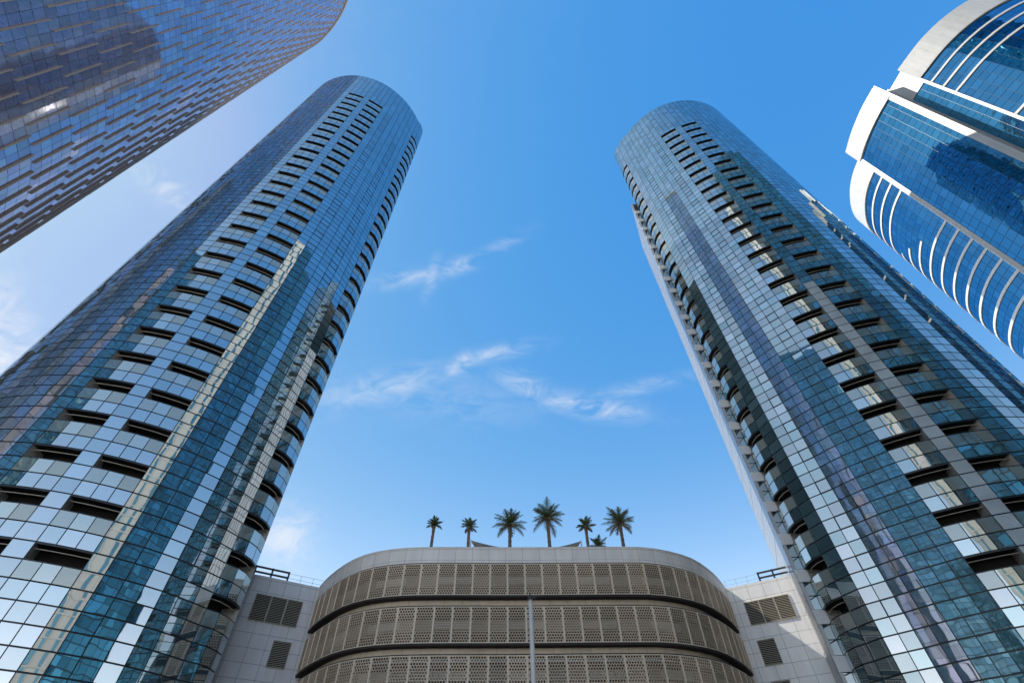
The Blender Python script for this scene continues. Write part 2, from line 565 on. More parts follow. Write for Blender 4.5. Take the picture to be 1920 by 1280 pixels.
def round_tower(name, label, centre, rad, nodes, bays, ztop_open, kcount, ztop, vents, seed, rfun=None, gm='glass', pillar=None):
    """nodes: plan angles (degrees from -Y towards +X, falling), bays: list of (first node index, extra floors on top)"""
    rnd = random.Random(seed)
    c = Vector(centre)
    root = thing(name, label, 'skyscraper', (c.x, c.y, 0))
    P = [Vector((math.sin(R(t)), -math.cos(R(t)))) * (rad + (rfun(t) if rfun else 0)) for t in nodes]   # local to the tower
    P = P[::-1]                                  # rising angle: outside on the right
    nn = len(P)
    nrow_dn = int((ztop_open + CZ) / ROW)
    zt = ztop_open + CZ
    holes = set()
    for i0, k0, k1 in bays:
        for k in range(k0, k1):
            for q in range(3):
                holes.add((nn - 2 - (i0 + q), -3 * k - 1)); holes.add((nn - 2 - (i0 + q), -3 * k - 2))
    glassmb, fr, pil = MB(), MB(), MB()
    jtop = int((ztop + CZ - zt) / ROW)
    for i in range(nn - 1):
        a, b = P[i], P[i + 1]
        t = (b - a).normalized(); n = Vector((t.y, -t.x)) * 0.07
        for j in range(-nrow_dn, jtop):
            if (i, j) in holes:
                continue
            z0, z1 = zt + j * ROW, zt + (j + 1) * ROW
            if pillar is not None and i == nn - 2 - pillar and j < -50:
                n2 = Vector(((b - a).normalized().y, -(b - a).normalized().x))
                for q in range(9):          # ribbed spandrel panel
                    s0, s1 = a.lerp(b, 0.04 + 0.92 * q / 9), a.lerp(b, 0.04 + 0.92 * (q + 0.62) / 9)
                    pil.hexa([v3(s0 + n2 * 0.04, z0 + 0.05), v3(s1 + n2 * 0.04, z0 + 0.05), v3(s1, z0 + 0.05), v3(s0, z0 + 0.05)],
                             [v3(s0 + n2 * 0.04, z1 - 0.05), v3(s1 + n2 * 0.04, z1 - 0.05), v3(s1, z1 - 0.05), v3(s0, z1 - 0.05)])
                pil.quad(v3(a.lerp(b, .03) , z0 + 0.045), v3(a.lerp(b, .97), z0 + 0.045), v3(a.lerp(b, .97), z1 - 0.045), v3(a.lerp(b, .03), z1 - 0.045))
            else:
                pane(glassmb, a, b, z0, z1, rnd=rnd)
            fr.quad(v3(a - n, z0), v3(b - n, z0), v3(b - n, z1), v3(a - n, z1))
    glassmb.build('curtain_wall', M[gm], root)
    fr.build('mullion_frame', M['frame'], root)
    if pillar is not None:
        pil.build('ribbed_pillar', M['pillar'], root)
    top = zt + jtop * ROW
    rf = MB()
    inn = [p * 0.985 for p in P]
    for i in range(nn - 1):
        rf.quad(v3(P[i], top), v3(P[i + 1], top), v3(inn[i + 1], top), v3(inn[i], top), 1)
        rf.quad(v3(inn[i + 1], top - 1), v3(inn[i], top - 1), v3(inn[i], top), v3(inn[i + 1], top), 1)
    rf.poly([v3(p, top - 1) for p in inn], 0)
    rf.build('roof', [M['roof'], M['frame']], root)
    # balconies: one mesh per bay, copied down the floors
    for i0, k0, k1 in bays:
        ia = nn - 1 - (i0 + 3)
        A = [P[ia + q] for q in range(4)]
        rec, bal, beam = MB(), MB(), MB()
        inner = [p * (1 - 1.7 / rad) for p in A]
        cut = [p * (1 - 0.02 / rad) for p in A]
        for q in range(3):
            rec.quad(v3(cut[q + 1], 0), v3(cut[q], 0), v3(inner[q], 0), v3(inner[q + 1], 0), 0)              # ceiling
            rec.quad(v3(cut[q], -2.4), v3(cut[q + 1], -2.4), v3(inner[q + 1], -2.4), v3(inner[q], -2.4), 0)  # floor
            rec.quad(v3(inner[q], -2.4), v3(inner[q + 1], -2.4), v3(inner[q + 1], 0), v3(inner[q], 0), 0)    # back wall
            t = (A[q + 1] - A[q]).normalized(); n = Vector((t.y, -t.x))
            pane(bal, A[q], A[q + 1], -2.4, -1.2, gap=0.03, tilt=0.002, rnd=rnd)
            bal.bar(v3(A[q] - n * 0.03, -1.19), v3(A[q + 1] - n * 0.03, -1.19), 0.06, 0.05, 1)
            d0, d1 = A[q] * (1 - 0.45 / rad), A[q + 1] * (1 - 0.45 / rad)
            beam.bar(v3(d0, -0.30), v3(d1, -0.30), 0.07, 0.05)
            rec.bar(v3(A[q] - n * 0.05, -0.05), v3(A[q + 1] - n * 0.05, -0.05), 0.07, 0.10, 2)
        for e in (0, 3):
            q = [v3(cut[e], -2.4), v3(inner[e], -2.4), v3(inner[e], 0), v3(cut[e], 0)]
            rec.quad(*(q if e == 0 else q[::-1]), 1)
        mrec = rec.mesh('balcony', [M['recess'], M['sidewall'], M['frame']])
        mbal = bal.mesh('balustrade', [M['railglass'], M['frame']])
        mbeam = beam.mesh('ceiling_beam', [M['beam']])
        for k in range(k0, k1):
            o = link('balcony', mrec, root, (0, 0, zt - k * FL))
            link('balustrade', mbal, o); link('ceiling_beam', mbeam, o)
    # opening lights: a heavier frame round one pane per floor
    for i0, k0, k1, row in vents:
        i = nn - 2 - i0
        a, b = P[i], P[i + 1]
        t = (b - a).normalized(); n = Vector((t.y, -t.x)) * 0.012
        a3, b3 = v3(a + n, 0), v3(b + n, 0)
        vm = MB()
        zz = Vector((0, 0, ROW))
        for u, w in ((a3, b3), (a3 + zz, b3 + zz)):
            vm.bar(u, w, 0.06, 0.10)
        vm.bar(a3, a3 + zz, 0.10, 0.06, 0, Vector((t.x, t.y, 0)).cross(Vector((0, 0, 1))))
        vm.bar(b3, b3 + zz, 0.10, 0.06, 0, Vector((t.x, t.y, 0)).cross(Vector((0, 0, 1))))
        me = vm.mesh('window_frame', [M['frame']])
        for k in range(k0, k1):
            link('window_frame', me, root, (0, 0, zt - k * FL - (row + 1) * ROW))
    return root, P


LN = [83.5, 79.4, 75.3, 71.3, 66.7, 62.1, 57.5, 52.9, 48.3, 43.7, 39.1, 35.23, 31.37, 27.5, 22.95, 19.1, 15.25, 11.4]
t = 11.4
while t > -196:
    t -= 4.1
    LN.append(t)
CL, RL = (-11.43 * FL, 12.98 * FL), 4.69 * FL
round_tower('glass_tower', 'round blue glass tower with three columns of dark balconies, left of the parking podium', CL, RL, LN,
            [(0, -1, 31), (10, 0, 31), (14, 0, 34)], 34.28 * FL, 31, 38.88 * FL,
            [(8, 0, 30, 1), (5, 3, 30, 1)], 11,
            lambda t: lerp_table(t, [(57.5, 0), (62.1, -.055), (71.3, -.055), (75.3, .28), (79.4, .28), (83.5, 0)]))

RN = [196 - 4.0 * i for i in range(51)] + [-8.6, -12.5, -16.45, -20.35, -25.0, -29.05, -33.1, -37.2,
      -41.4, -45.6, -49.8, -54.0, -58.2, -62.2, -66.2, -72.0, -75.8, -79.7, -83.5]
iR2 = RN.index(-8.6)
CR, RR = (12.14 * FL, 13.65 * FL), 4.37 * FL
rt, RP = round_tower('glass_tower', 'round glass tower with a white ribbed wall on its flank, right of the parking podium', CR, RR, RN,
                     [(iR2, 0, 27), (iR2 + 4, 0, 27), (iR2 + 15, -1, 27)], 30.25 * FL, 27, 34.75 * FL,
                     [(iR2 + 8, 0, 27, 1), (iR2 + 12, 2, 27, 1)], 23,
                     lambda t: lerp_table(-t, [(37.2, 0), (41.4, -.104), (45.6, -.15), (49.8, -.10), (54, -.143), (58.2, -.143), (62.2, .08), (66.2, .40), (72, .40), (75.8, .60), (79.7, .45), (83.5, 0)]) if t < 0 else 0, 'glass_grey', iR2 + 3)
# white core wall behind the right tower, and the window strip between it and the glass
cr = Vector(CR)
S1 = RP[0]
A = Vector((27.05, 47.45)) - cr
B = Vector((31.6, 58.7)) - cr
Cc = Vector((47.0, 66.0)) - cr
core_top = 98 + CZ
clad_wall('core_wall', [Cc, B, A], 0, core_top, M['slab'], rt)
stf = MB()
S1b = S1 * 0.99
zt = 30.25 * FL + CZ
for k in range(3, 31):
    z1 = zt - k * FL
    if z1 > core_top or z1 < 4:
        continue
    stw = MB()
    for j in (1, 2):
        pane(stw, A, S1b, z1 - (j + 1) * ROW, z1 - j * ROW, 0.03)
    stw.build('side_window', M['glass'], rt)
    t_ = (S1b - A).normalized(); n_ = Vector((t_.y, -t_.x)) * 0.05
    stf.box(v3((A + S1b) / 2 + n_, z1 - 0.6), ((S1b - A).length - 0.01, 0.12, 1.16), 0, (v3(t_, 0), v3(Vector((-t_.y, t_.x)), 0), Vector((0, 0, 1))))
n_ = Vector(((S1b - A).normalized().y, -(S1b - A).normalized().x)) * 0.08
stf.quad(v3(A - n_, 4), v3(S1b - n_, 4), v3(S1b - n_, core_top), v3(A - n_, core_top), 1)
stf.build('spandrel', [M['whitefin'], M['frame']], rt)

# ------------------------------------------------------------------ parking podium
KP = 44.2


def hz(k):
    return KP * k + CZ


front = [(-26, 62), (-23.4, 57.2), (-20.7, 52.3), (-18.6, 49.3), (-16.4, 46.8), (-14.2, 45.1), (-11.6, 44.15), (-8, 43.85), (0, 44.2), (9.5, 44.45),
         (12.6, 44.75), (15.2, 45.8), (17.5, 47.35), (19.6, 49.7), (21.5, 52.4), (23.6, 56.2), (25.5, 60.5)]
PL = smoothline(front, 1.56)
pod = thing('parking_podium', 'low beige parking building with three bands of perforated lattice screens and a curved grey parapet', 'parking building', (0, 52, 0))
off = Vector((0, -52))
PLl = [p + off for p in PL]
clad_wall('parapet', PLl, hz(.4215), hz(.4528), M['parapet'], pod)
cp = MB()
o1, o2 = offsetline(PLl, 0.05), offsetline(PLl, -0.36)
for i in range(len(PLl) - 1):
    b_ = [v3(o1[i], hz(.4528) + 0.002), v3(o1[i + 1], hz(.4528) + 0.002), v3(o2[i + 1], hz(.4528) + 0.002), v3(o2[i], hz(.4528) + 0.002)]
    cp.hexa(b_, [p + Vector((0, 0, 0.07)) for p in b_])
cp.build('coping', M['whitefin'], pod)

# one lattice panel: staggered hexagonal perforations in a framed sheet
PW, PH, PT = 1.56, (.4191 - .3588) * KP, 0.04
lat = MB()
nc, fw = 6, 0.05
cw = (PW - 2 * fw - 0.02) / (nc + 0.5)
rh = cw * 0.866
nr = int((PH - 2 * fw) / rh)
rh = (PH - 2 * fw) / nr
for r_ in range(nr):
    zc_ = fw + rh * (r_ + 0.5)
    x0 = -PW / 2 + fw + 0.01 + (cw / 2 if r_ % 2 else 0)
    for c_ in range(nc):
        cx = x0 + cw * (c_ + 0.5)
        outr = [(cw / 2, rh / 2), (0, rh / 2 * 1.0), (-cw / 2, rh / 2), (-cw / 2, -rh / 2), (0, -rh / 2), (cw / 2, -rh / 2)]
        q_ = 0.38
        hole = [(cw * q_ * .5, rh * q_ * 0.98), (-cw * q_ * .5, rh * q_ * 0.98), (-cw * q_, 0), (-cw * q_ * .5, -rh * q_ * 0.98), (cw * q_ * .5, -rh * q_ * 0.98), (cw * q_, 0)]
        outr = [(cw * .25, rh / 2), (-cw * .25, rh / 2), (-cw / 2, 0), (-cw * .25, -rh / 2), (cw * .25, -rh / 2), (cw / 2, 0)]
        for e in range(6):
            f_ = (e + 1) % 6
            A_, B_ = outr[e], outr[f_]
            C_, D_ = hole[f_], hole[e]
            pt = lambda p, y: (cx + p[0], y, zc_ + p[1])
            lat.quad(pt(B_, -PT), pt(A_, -PT), pt(D_, -PT), pt(C_, -PT))
            lat.quad(pt(C_, -PT), pt(D_, -PT), pt(D_, 0), pt(C_, 0))
        for sx in (-1, 1):
            for sz in (-1, 1):      # corner fills between neighbouring hexagons
                if sx * sz > 0:
                    lat.poly([pt((sx * cw / 2, 0), -PT), pt((sx * cw * .25, sz * rh / 2), -PT), pt((sx * cw / 2, sz * rh / 2), -PT)][::1 if sx < 0 else -1])
                else:
                    lat.poly([pt((sx * cw / 2, 0), -PT), pt((sx * cw / 2, sz * rh / 2), -PT), pt((sx * cw * .25, sz * rh / 2), -PT)][::1 if sx > 0 else -1])
    xe = PW / 2 - fw - 0.01 if r_ % 2 == 0 else -PW / 2 + fw + 0.01 + cw / 2
    xs = xe - cw / 2
    lat.quad((xs, -PT, zc_ - rh / 2), (xe, -PT, zc_ - rh / 2), (xe, -PT, zc_ + rh / 2), (xs, -PT, zc_ + rh / 2))
for x_ in (-PW / 2 + fw / 2, PW / 2 - fw / 2):
    lat.box((x_ * 0.995, -PT / 2 - 0.02, PH / 2), (fw, PT + 0.05, PH), 1)
for z_ in (fw / 2, PH - fw / 2):
    lat.box((0, -PT / 2 - 0.015, z_), (PW - 2 * fw - 0.006, PT + 0.04, fw), 1)
lat_me = lat.mesh('screen_panel', [M['lattice'], M['latframe']])

BANDS = [(.3588, .4191), (.2754, .3375), (.1942, .2558), (.1125, .1742)]
for bi, (k0, k1) in enumerate(BANDS):
    z0, z1 = hz(k0), hz(k1)
    # behind the screens: dark deck, soffit, pale upstand wall, slab edge
    band = MB()
    back = offsetline(PLl, -0.85)
    edge = offsetline(PLl, 0.0)
    deep = offsetline(PLl, -1.5)
    n_ = len(PLl)
    for i in range(n_ - 1):
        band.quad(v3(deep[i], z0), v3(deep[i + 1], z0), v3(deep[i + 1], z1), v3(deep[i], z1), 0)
        zb, hb, sl = (1.05, 0.95, 1) if i % 4 < 2 else (1.25, 0.62, 2)      # parapet behind the screen: long grey bays, short pale ones
        b_ = [v3(back[i], z0 + zb), v3(back[i + 1], z0 + zb), v3(deep[i + 1], z0 + zb), v3(deep[i], z0 + zb)]
        band.hexa(b_, [p + Vector((0, 0, hb)) for p in b_], sl)
        b_ = [v3(edge[i], z0 - 0.16), v3(edge[i + 1], z0 - 0.16), v3(deep[i + 1], z0 - 0.16), v3(deep[i], z0 - 0.16)]
        band.hexa(b_, [p + Vector((0, 0, 0.15)) for p in b_], 0)
        b_ = [v3(edge[i], z1 + 0.01), v3(edge[i + 1], z1 + 0.01), v3(deep[i + 1], z1 + 0.01), v3(deep[i], z1 + 0.01)]
        band.hexa(b_, [p + Vector((0, 0, 0.10)) for p in b_], 0)
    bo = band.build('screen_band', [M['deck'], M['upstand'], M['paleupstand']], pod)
    for i in range(n_ - 1):
        a, b = PLl[i], PLl[i + 1]
        mid = (a + b) / 2
        t_ = (b - a).normalized()
        o = link('screen_panel', lat_me, bo)
        s_ = (b - a).length / PW
        o.matrix_local = Matrix.Translation(v3(mid, z0)) @ Matrix.Rotation(math.atan2(t_.y, t_.x), 4, 'Z') @ Matrix.Diagonal((s_, 1, (z1 - z0) / PH, 1))
    if bi < len(BANDS) - 1:
        fz1 = z0 - 0.17
        fz0 = hz(BANDS[bi + 1][1]) + 0.12
        clad_wall('fascia', offsetline(PLl, -0.75), fz0, fz1, M['fascia'], pod, 0.3)
clad_wall('base_wall', offsetline(PLl, -0.4), 0, hz(.1125) - 0.2, M['fascia'], pod, 0.3)
rf = MB()
rf.poly([v3(p, hz(.4528) - 0.9) for p in offsetline(PLl, -0.3)])
rf.build('roof_deck', M['roof'], pod)

# ------------------------------------------------------------------ louvred service blocks either side of the podium


def service_block(A, B, sgn, label, bank, single, lows):
    """A-B: the flat front wall (outside on the right of A->B); the outer end rolls back in a quarter round"""
    A, B = Vector(A), Vector(B)
    base = (A + B) / 2
    root = thing('service_block', label, 'annex', (base.x, base.y, 0))
    u = (B - A).normalized()
    n = Vector((u.y, -u.x))
    rr = 2.2
    pts = []
    if sgn < 0:                      # rounded end at A
        c = A - n * rr
        for q in range(9):
            a = R(100) * (1 - q / 8)
            pts.append(c + n * rr * math.cos(a) - u * rr * math.sin(a))
        pts = [pts[0] - (pts[1] - pts[0]).normalized() * 6] + pts + [B, B + u * 1.5]
    else:
        c = B - n * rr
        for q in range(9):
            a = R(100) * q / 8
            pts.append(c + n * rr * math.cos(a) + u * rr * math.sin(a))
        pts = [A - u * 1.5, A] + pts + [pts[-1] + (pts[-1] - pts[-2]).normalized() * 6]
    pts = [p - base for p in pts]
    H = 20 + CZ
    clad_wall('block_wall', pts, 0, H, M['block' if sgn < 0 else 'litblock'], root)
    rf = MB(); rf.poly([v3(p, H - 0.5) for p in offsetline(pts, -0.2)]); rf.build('block_roof', M['roof'], root)
    S = 20 / 18.0

    def louvre(u0, u1, z0, z1):
        w, h = (u1 - u0) * S, (z1 - z0) * S
        lm = MB()
        fwid = 0.05
        for x_ in (fwid / 2, w - fwid / 2):
            lm.box((x_, -0.03, h / 2), (fwid, 0.12, h))
        for z_ in (fwid / 2, h - fwid / 2):
            lm.box((w / 2, -0.03, z_), (w - 2 * fwid - 0.004, 0.11, fwid))
        lm.quad((fwid, -0.004, fwid), (w - fwid, -0.004, fwid), (w - fwid, -0.004, h - fwid), (fwid, -0.004, h - fwid), 1)
        ns = int(round(h / 0.15))
        ca, sa = math.cos(R(38)), math.sin(R(38))
        for q in range(ns):
            z_ = fwid + (h - 2 * fwid) * (q + 0.5) / ns
            lm.box((w / 2, -0.045, z_), (w - 2 * fwid - 0.004, 0.085, 0.012), 0, (Vector((1, 0, 0)), Vector((0, ca, sa)), Vector((0, -sa, ca))))
        o = lm.build('louvre_panel', [M['louvre'], M['soffit']], root)
        o.matrix_local = Matrix.Translation(v3(A + u * u0 * S + n * 0.012 - base, z0 * S + CZ)) @ Matrix.Rotation(math.atan2(u.y, u.x), 4, 'Z')
    for q in range(3):
        d = (bank[1] - bank[0]) / 3
        louvre(bank[0] + d * q + 0.012, bank[0] + d * (q + 1) - 0.012, bank[2], bank[3])
    louvre(*single)
    louvre(*lows)
    # heavy black double rail, then thin wire guard rail
    rail, guard = MB(), MB()
    L = (B - A).length
    s0, s1 = (-0.6, L * 0.45) if sgn < 0 else (L * 0.55, L + 0.4)
    g0, g1 = (L * 0.46, L + 0.5) if sgn < 0 else (-0.5, L * 0.54)
    P = lambda s, z: v3(A + u * s - n * 0.5 - base, z)
    for z_ in (H + 0.45, H + 0.95):
        rail.bar(P(s0, z_), P(s1, z_), 0.10, 0.17)
    for q in range(3):
        s_ = s0 + (s1 - s0) * q / 2
        rail.bar(P(s_, H), P(s_, H + 1.05), 0.14, 0.14)
    rail.build('roof_rail', M['rail'], root)
    for z_ in (H + 0.45, H + 0.9):
        guard.bar(P(g0, z_), P(g1, z_), 0.025, 0.025)
    for q in range(4):
        s_ = g0 + (g1 - g0) * q / 3
        guard.bar(P(s_, H), P(s_, H + 0.92), 0.03, 0.03)
    guard.build('guard_rail', M['wire'], root)
    return root


service_block((-26.04, 49.30), (-20.96, 52.71), -1, 'grey panelled block with louvres between the left glass tower and the podium, its shade painted into the grey panels',
              (0.25, 4.42, 14.35, 16.5), (2.92, 4.45, 11.23, 13.21), (2.92, 4.45, 8.2, 10.16))
service_block((23.41, 54.62), (28.32, 51.62), 1, 'whiter panelled block with louvres between the podium and the right glass tower, sunlight painted into its panels',
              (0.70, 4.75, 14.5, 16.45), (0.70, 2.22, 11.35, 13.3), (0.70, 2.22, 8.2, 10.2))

# ------------------------------------------------------------------ white-framed curved tower, upper right
WS = 1.2
WH = 100 * WS + CZ
wt = thing('white_framed_tower', 'curved deep blue glass tower framed by white bands, at the upper right', 'skyscraper', (90, 40, 0))
wo = Vector((-90, -40))


def wp(x, y):
    return Vector((x, y)) * WS + wo


lower = smoothline([wp(*p) for p in [(95, 60.5), (87, 56.2), (83.2, 54.2), (80.4, 52.1), (78.2, 49.3), (76.3, 45.6), (75.3, 42.2), (75.0, 39.0)]], 1.5)
mid = smoothline([wp(*p) for p in [(71.9, 37.6), (71.25, 33.7), (71.1, 29.2), (71.5, 25.4)]], 1.6)
strip = smoothline([wp(*p) for p in [(74.4, 26.3), (74.85, 22.4)]], 1.5)
upper = smoothline([wp(*p) for p in [(74.85, 22.4), (76.6, 17.2), (79.5, 13.3), (84, 10.4), (90, 8.8), (98, 8.5)]], 1.5)


def glass_band(pl, z0, z1, rowh, gm, fm, parent, tilt=0.0025, gap=0.03, seed=3, name='curtain_wall', fname='mullion_frame'):
    rnd = random.Random(seed)
    gmb, fmb = MB(), MB()
    n = int(round((z1 - z0) / rowh))
    rowh = (z1 - z0) / n
    bk = offsetline(pl, -0.06)
    for i in range(len(pl) - 1):
        for j in range(n):
            pane(gmb, pl[i], pl[i + 1], z0 + j * rowh, z0 + (j + 1) * rowh, gap, tilt, 0, rnd)
        fmb.quad(v3(bk[i], z0), v3(bk[i + 1], z0), v3(bk[i + 1], z1), v3(bk[i], z1))
    gmb.build(name, M[gm] if isinstance(gm, str) else gm, parent)
    fmb.build(fname, M[fm], parent)


ztl, ztm, ztu = 94.1 * WS + CZ, 95 * WS + CZ, 94.2 * WS + CZ
glass_band(lower, 0, ztl, 1.83, 'blueglass', 'bluegrid', wt, seed=4)
glass_band(mid, 0, ztm, 1.83, 'blueglass', 'bluegrid', wt, seed=5)
glass_band(strip, 0, ztu - 1.5, 1.83, 'blueglass', 'bluegrid', wt, seed=6)
glass_band(upper, 0, ztu, 1.83, 'blueglass', 'bluegrid', wt, seed=7)
clad_wall('parapet', offsetline(lower, 0.25), ztl, WH, M['white'], wt, 0.8)
clad_wall('parapet', offsetline(mid, 0.35), ztm, WH + 0.5, M['white'], wt, 0.8)
clad_wall('parapet', offsetline(upper, 0.30), ztu, WH + 0.8, M['white'], wt, 0.8)
clad_wall('parapet', offsetline(strip, 0.15), ztu - 1.5, WH - 0.2, M['white'], wt, 0.8)
# piers between the bays
clad_wall('pier', [lower[-1] + Vector((0.1, 0.3)), mid[0] + Vector((0.0, 0.30)), mid[0] + Vector((-0.25, 0.05)), mid[0] + Vector((-0.2, -0.75)), mid[0] + Vector((0.5, -0.75))],
          0, WH + 0.5, M['white'], wt, 0.2)
clad_wall('pier', [mid[-1] + Vector((0.5, 0.6)), mid[-1] + Vector((-0.25, 0.6)), mid[-1] + Vector((-0.2, -0.6)), strip[0] + Vector((-0.1, -0.3)), strip[0] + Vector((-0.1, -0.9))],
          0, WH + 0.5, M['white'], wt, 0.2)
wf = MB()
wf.bar(v3(upper[0], 0), v3(upper[0], ztu), 0.5, 0.5)
wf.build('vertical_fin', M['whitefin'], wt)


def ring(pl, s0, s1, z, dep=0.16, hgt=0.55):
    mb = MB()
    a = offsetline(pl, dep)
    b = offsetline(pl, 0.02)
    n = len(pl) - 1
    for i in range(int(s0 * n), max(int(s0 * n) + 1, int(round(s1 * n)))):
        bt = [v3(a[i], z), v3(a[i + 1], z), v3(b[i + 1], z), v3(b[i], z)]
        mb.hexa(bt, [p + Vector((0, 0, hgt)) for p in bt])
    mb.build('floor_fin', M['whitefin'], wt)


zf = [91.2 - 3.06 * q for q in range(30)]
for q, z_ in enumerate(zf[:26]):
    zz_ = z_ * WS + CZ
    if q in (3, 4, 5):
        ring(lower, 0.12, (0.58, 0.68, 0.80)[q - 3], zz_)
    else:
        ring(lower, 0.12 if q < 9 else 0.42, 1.0, zz_)
    if q < 3:
        ring(upper, 0.0, 1.0, zz_)
    elif q > 4:
        ring(upper, 0.0, 0.14 if q % 2 else 0.2, zz_) if q in (6, 8, 10) else ring(upper, 0.25, 1.0, zz_)
rf = MB()
rf.poly([v3(p, WH - 1.2) for p in (lower + mid + strip + upper)])
rf.build('roof', M['roof'], wt)

# ------------------------------------------------------------------ tall bronze tower with staggered vertical fins, upper left
BS = 1.65
BH = 2.56 * BS / 1.65 * 100
bt = thing('bronze_tower', 'very tall curved tower of violet-brown glass covered in staggered bronze fins, at the upper left', 'skyscraper', (-75, 20, 0))
bo_ = Vector((75, -20))
bpl = smoothline([Vector(p) + bo_ for p in [(-125, 47), (-112, 46.8), (-100, 45.6), (-93, 43.5), (-89.0, 41.8), (-85, 39.5), (-80.2, 36.0), (-74.4, 30.7), (-69.4, 24.3), (-65.7, 16), (-63.2, 9.2),
                 (-61.8, 4.5), (-64.5, 0.5), (-74, 0), (-90, 2)]][::-1], 1.5)
BTOP = BH + CZ
glass_band(bpl, 0, BTOP - 2.4, 2.17, 'brownglass', 'brownframe', bt, 0.003, 0.022, 9)
clad_wall('crown_band', offsetline(bpl, 0.35), BTOP - 2.4, BTOP, M['fin'], bt, 0.6)
rf = MB(); rf.poly([v3(p, BTOP - 1) for p in bpl]); rf.build('roof', M['roof'], bt)
FLEN = 8.7
fb = MB()
fb.box((0, -0.14, FLEN / 2), (0.08, 0.30, FLEN))
fin_me = fb.mesh('fin', [M['fin']])
allf = []
for i in range(1, len(bpl) - 1):
    p = bpl[i]
    t_ = (bpl[i + 1] - bpl[i - 1]).normalized()
    ang = math.atan2(t_.y, t_.x)
    z_ = BTOP - 4 - FLEN + (FLEN if i % 2 else 0) - (FLEN if i % 2 else 0) * 1
    z_ = BTOP - 3.2 - FLEN - (FLEN if i % 2 else 0)
    while z_ > 6:
        allf.append((p, ang, z_))
        z_ -= 2 * FLEN


def seen(f):
    w = Vector((f[0].x - bo_.x, f[0].y - bo_.y, f[2] + FLEN / 2 - CZ))
    x_, y_, d_ = w.dot(right), w.dot(up), w.dot(fwd)
    if d_ <= 1:
        return 1e9
    px, py = 960 + x_ / d_ * FPX, 640 - y_ / d_ * FPX
    return w.length if (-60 < px < 1980 and -60 < py < 1340) else 1e6 + w.length


allf.sort(key=seen)
for p, ang, z_ in allf[:100]:
    o = link('fin', fin_me, bt)
    o.matrix_local = Matrix.Translation(v3(p, z_)) @ Matrix.Rotation(ang, 4, 'Z')
rest = MB()
for p, ang, z_ in allf[100:]:
    tx = Vector((math.cos(ang), math.sin(ang), 0)); ty = Vector((-math.sin(ang), math.cos(ang), 0))
    rest.box(v3(p, z_ + FLEN / 2) - ty * 0.14, (0.08, 0.30, FLEN), 0, (tx, ty, Vector((0, 0, 1))))
ro = rest.build('fins', M['fin'], bt)
ro['kind'] = 'stuff'

# ------------------------------------------------------------------ buildings across the street: seen only in the glass


def block_tower(name, label, x0, x1, y0, y1, h, wallmat, glassmat, floor=3.6):
    root = thing(name, label, 'building', ((x0 + x1) / 2, (y0 + y1) / 2, 0))
    w, d = (x1 - x0) / 2, (y1 - y0) / 2
    pl = [Vector((-w, d)), Vector((-w, -d)), Vector((w, -d)), Vector((w, d)), Vector((-w, d))]
    clad_wall('wall', pl, 0, h, wallmat, root, 0.3)
    rf = MB(); rf.poly([v3(p, h - 0.4) for p in pl[:4]]); rf.build('roof', M['roof'], root)
    wm = MB()
    for a, b in zip(pl, pl[1:]):
        L = (b - a).length
        t_ = (b - a).normalized(); n_ = Vector((t_.y, -t_.x)) * 0.04
        q = 1.2
        while q + 0.6 < L - 0.6:
            s0, s1 = a + t_ * q + n_, a + t_ * (q + 0.6) + n_
            wm.quad(v3(s0, 0), v3(s1, 0), v3(s1, 3.3), v3(s0, 3.3))
            q += 2.3
    me = wm.mesh('window_row', [glassmat])
    k = 4.0
    while k < h - 4:
        link('window_row', me, root, (0, 0, k))
        k += floor
    return root


st = block_tower('stone_tower', 'beige stone tower across the street, mirrored in the round glass towers', 17.8, 32.2, -37.2, -22.8, 165, M['beige'], M['dkteal'])
st.rotation_euler.z = R(33.7)


def glass_block(name, label, pts, h, gm, seed):
    c = sum((Vector(p) for p in pts), Vector((0, 0))) / len(pts)
    root = thing(name, label, 'building', (c.x, c.y, 0))
    pl = [Vector(p) - c for p in pts] + [Vector(pts[0]) - c]
    ln = []
    for a, b in zip(pl, pl[1:]):
        n = max(1, round((b - a).length / 1.8))
        ln += [a.lerp(b, q / n) for q in range(n)]
    ln.append(pl[0])
    glass_band(ln, 0, h, 1.9, gm, 'frame', root, 0.012, 0.06, seed)
    rf = MB(); rf.poly([v3(p, h - 0.1) for p in pl[:-1]]); rf.build('roof', M['roof'], root)
    return root


glass_block('teal_tower', 'teal glass tower beside the street on the right, mirrored in the left round tower', [(29, -20), (34, -34), (80, -28), (95, -6), (83, 3), (50, -14)], 172, 'tealglass', 31)
glass_block('slate_tower', 'slate glass tower far behind on the left, mirrored in the right round tower', [(-107, -65), (-116, -82), (-98, -100), (-87, -86)], 175, 'dkteal', 41)
# ------------------------------------------------------------------ roof garden: palms, sails, lamp, shrubs
ROOFZ = hz(.4528) - 0.9


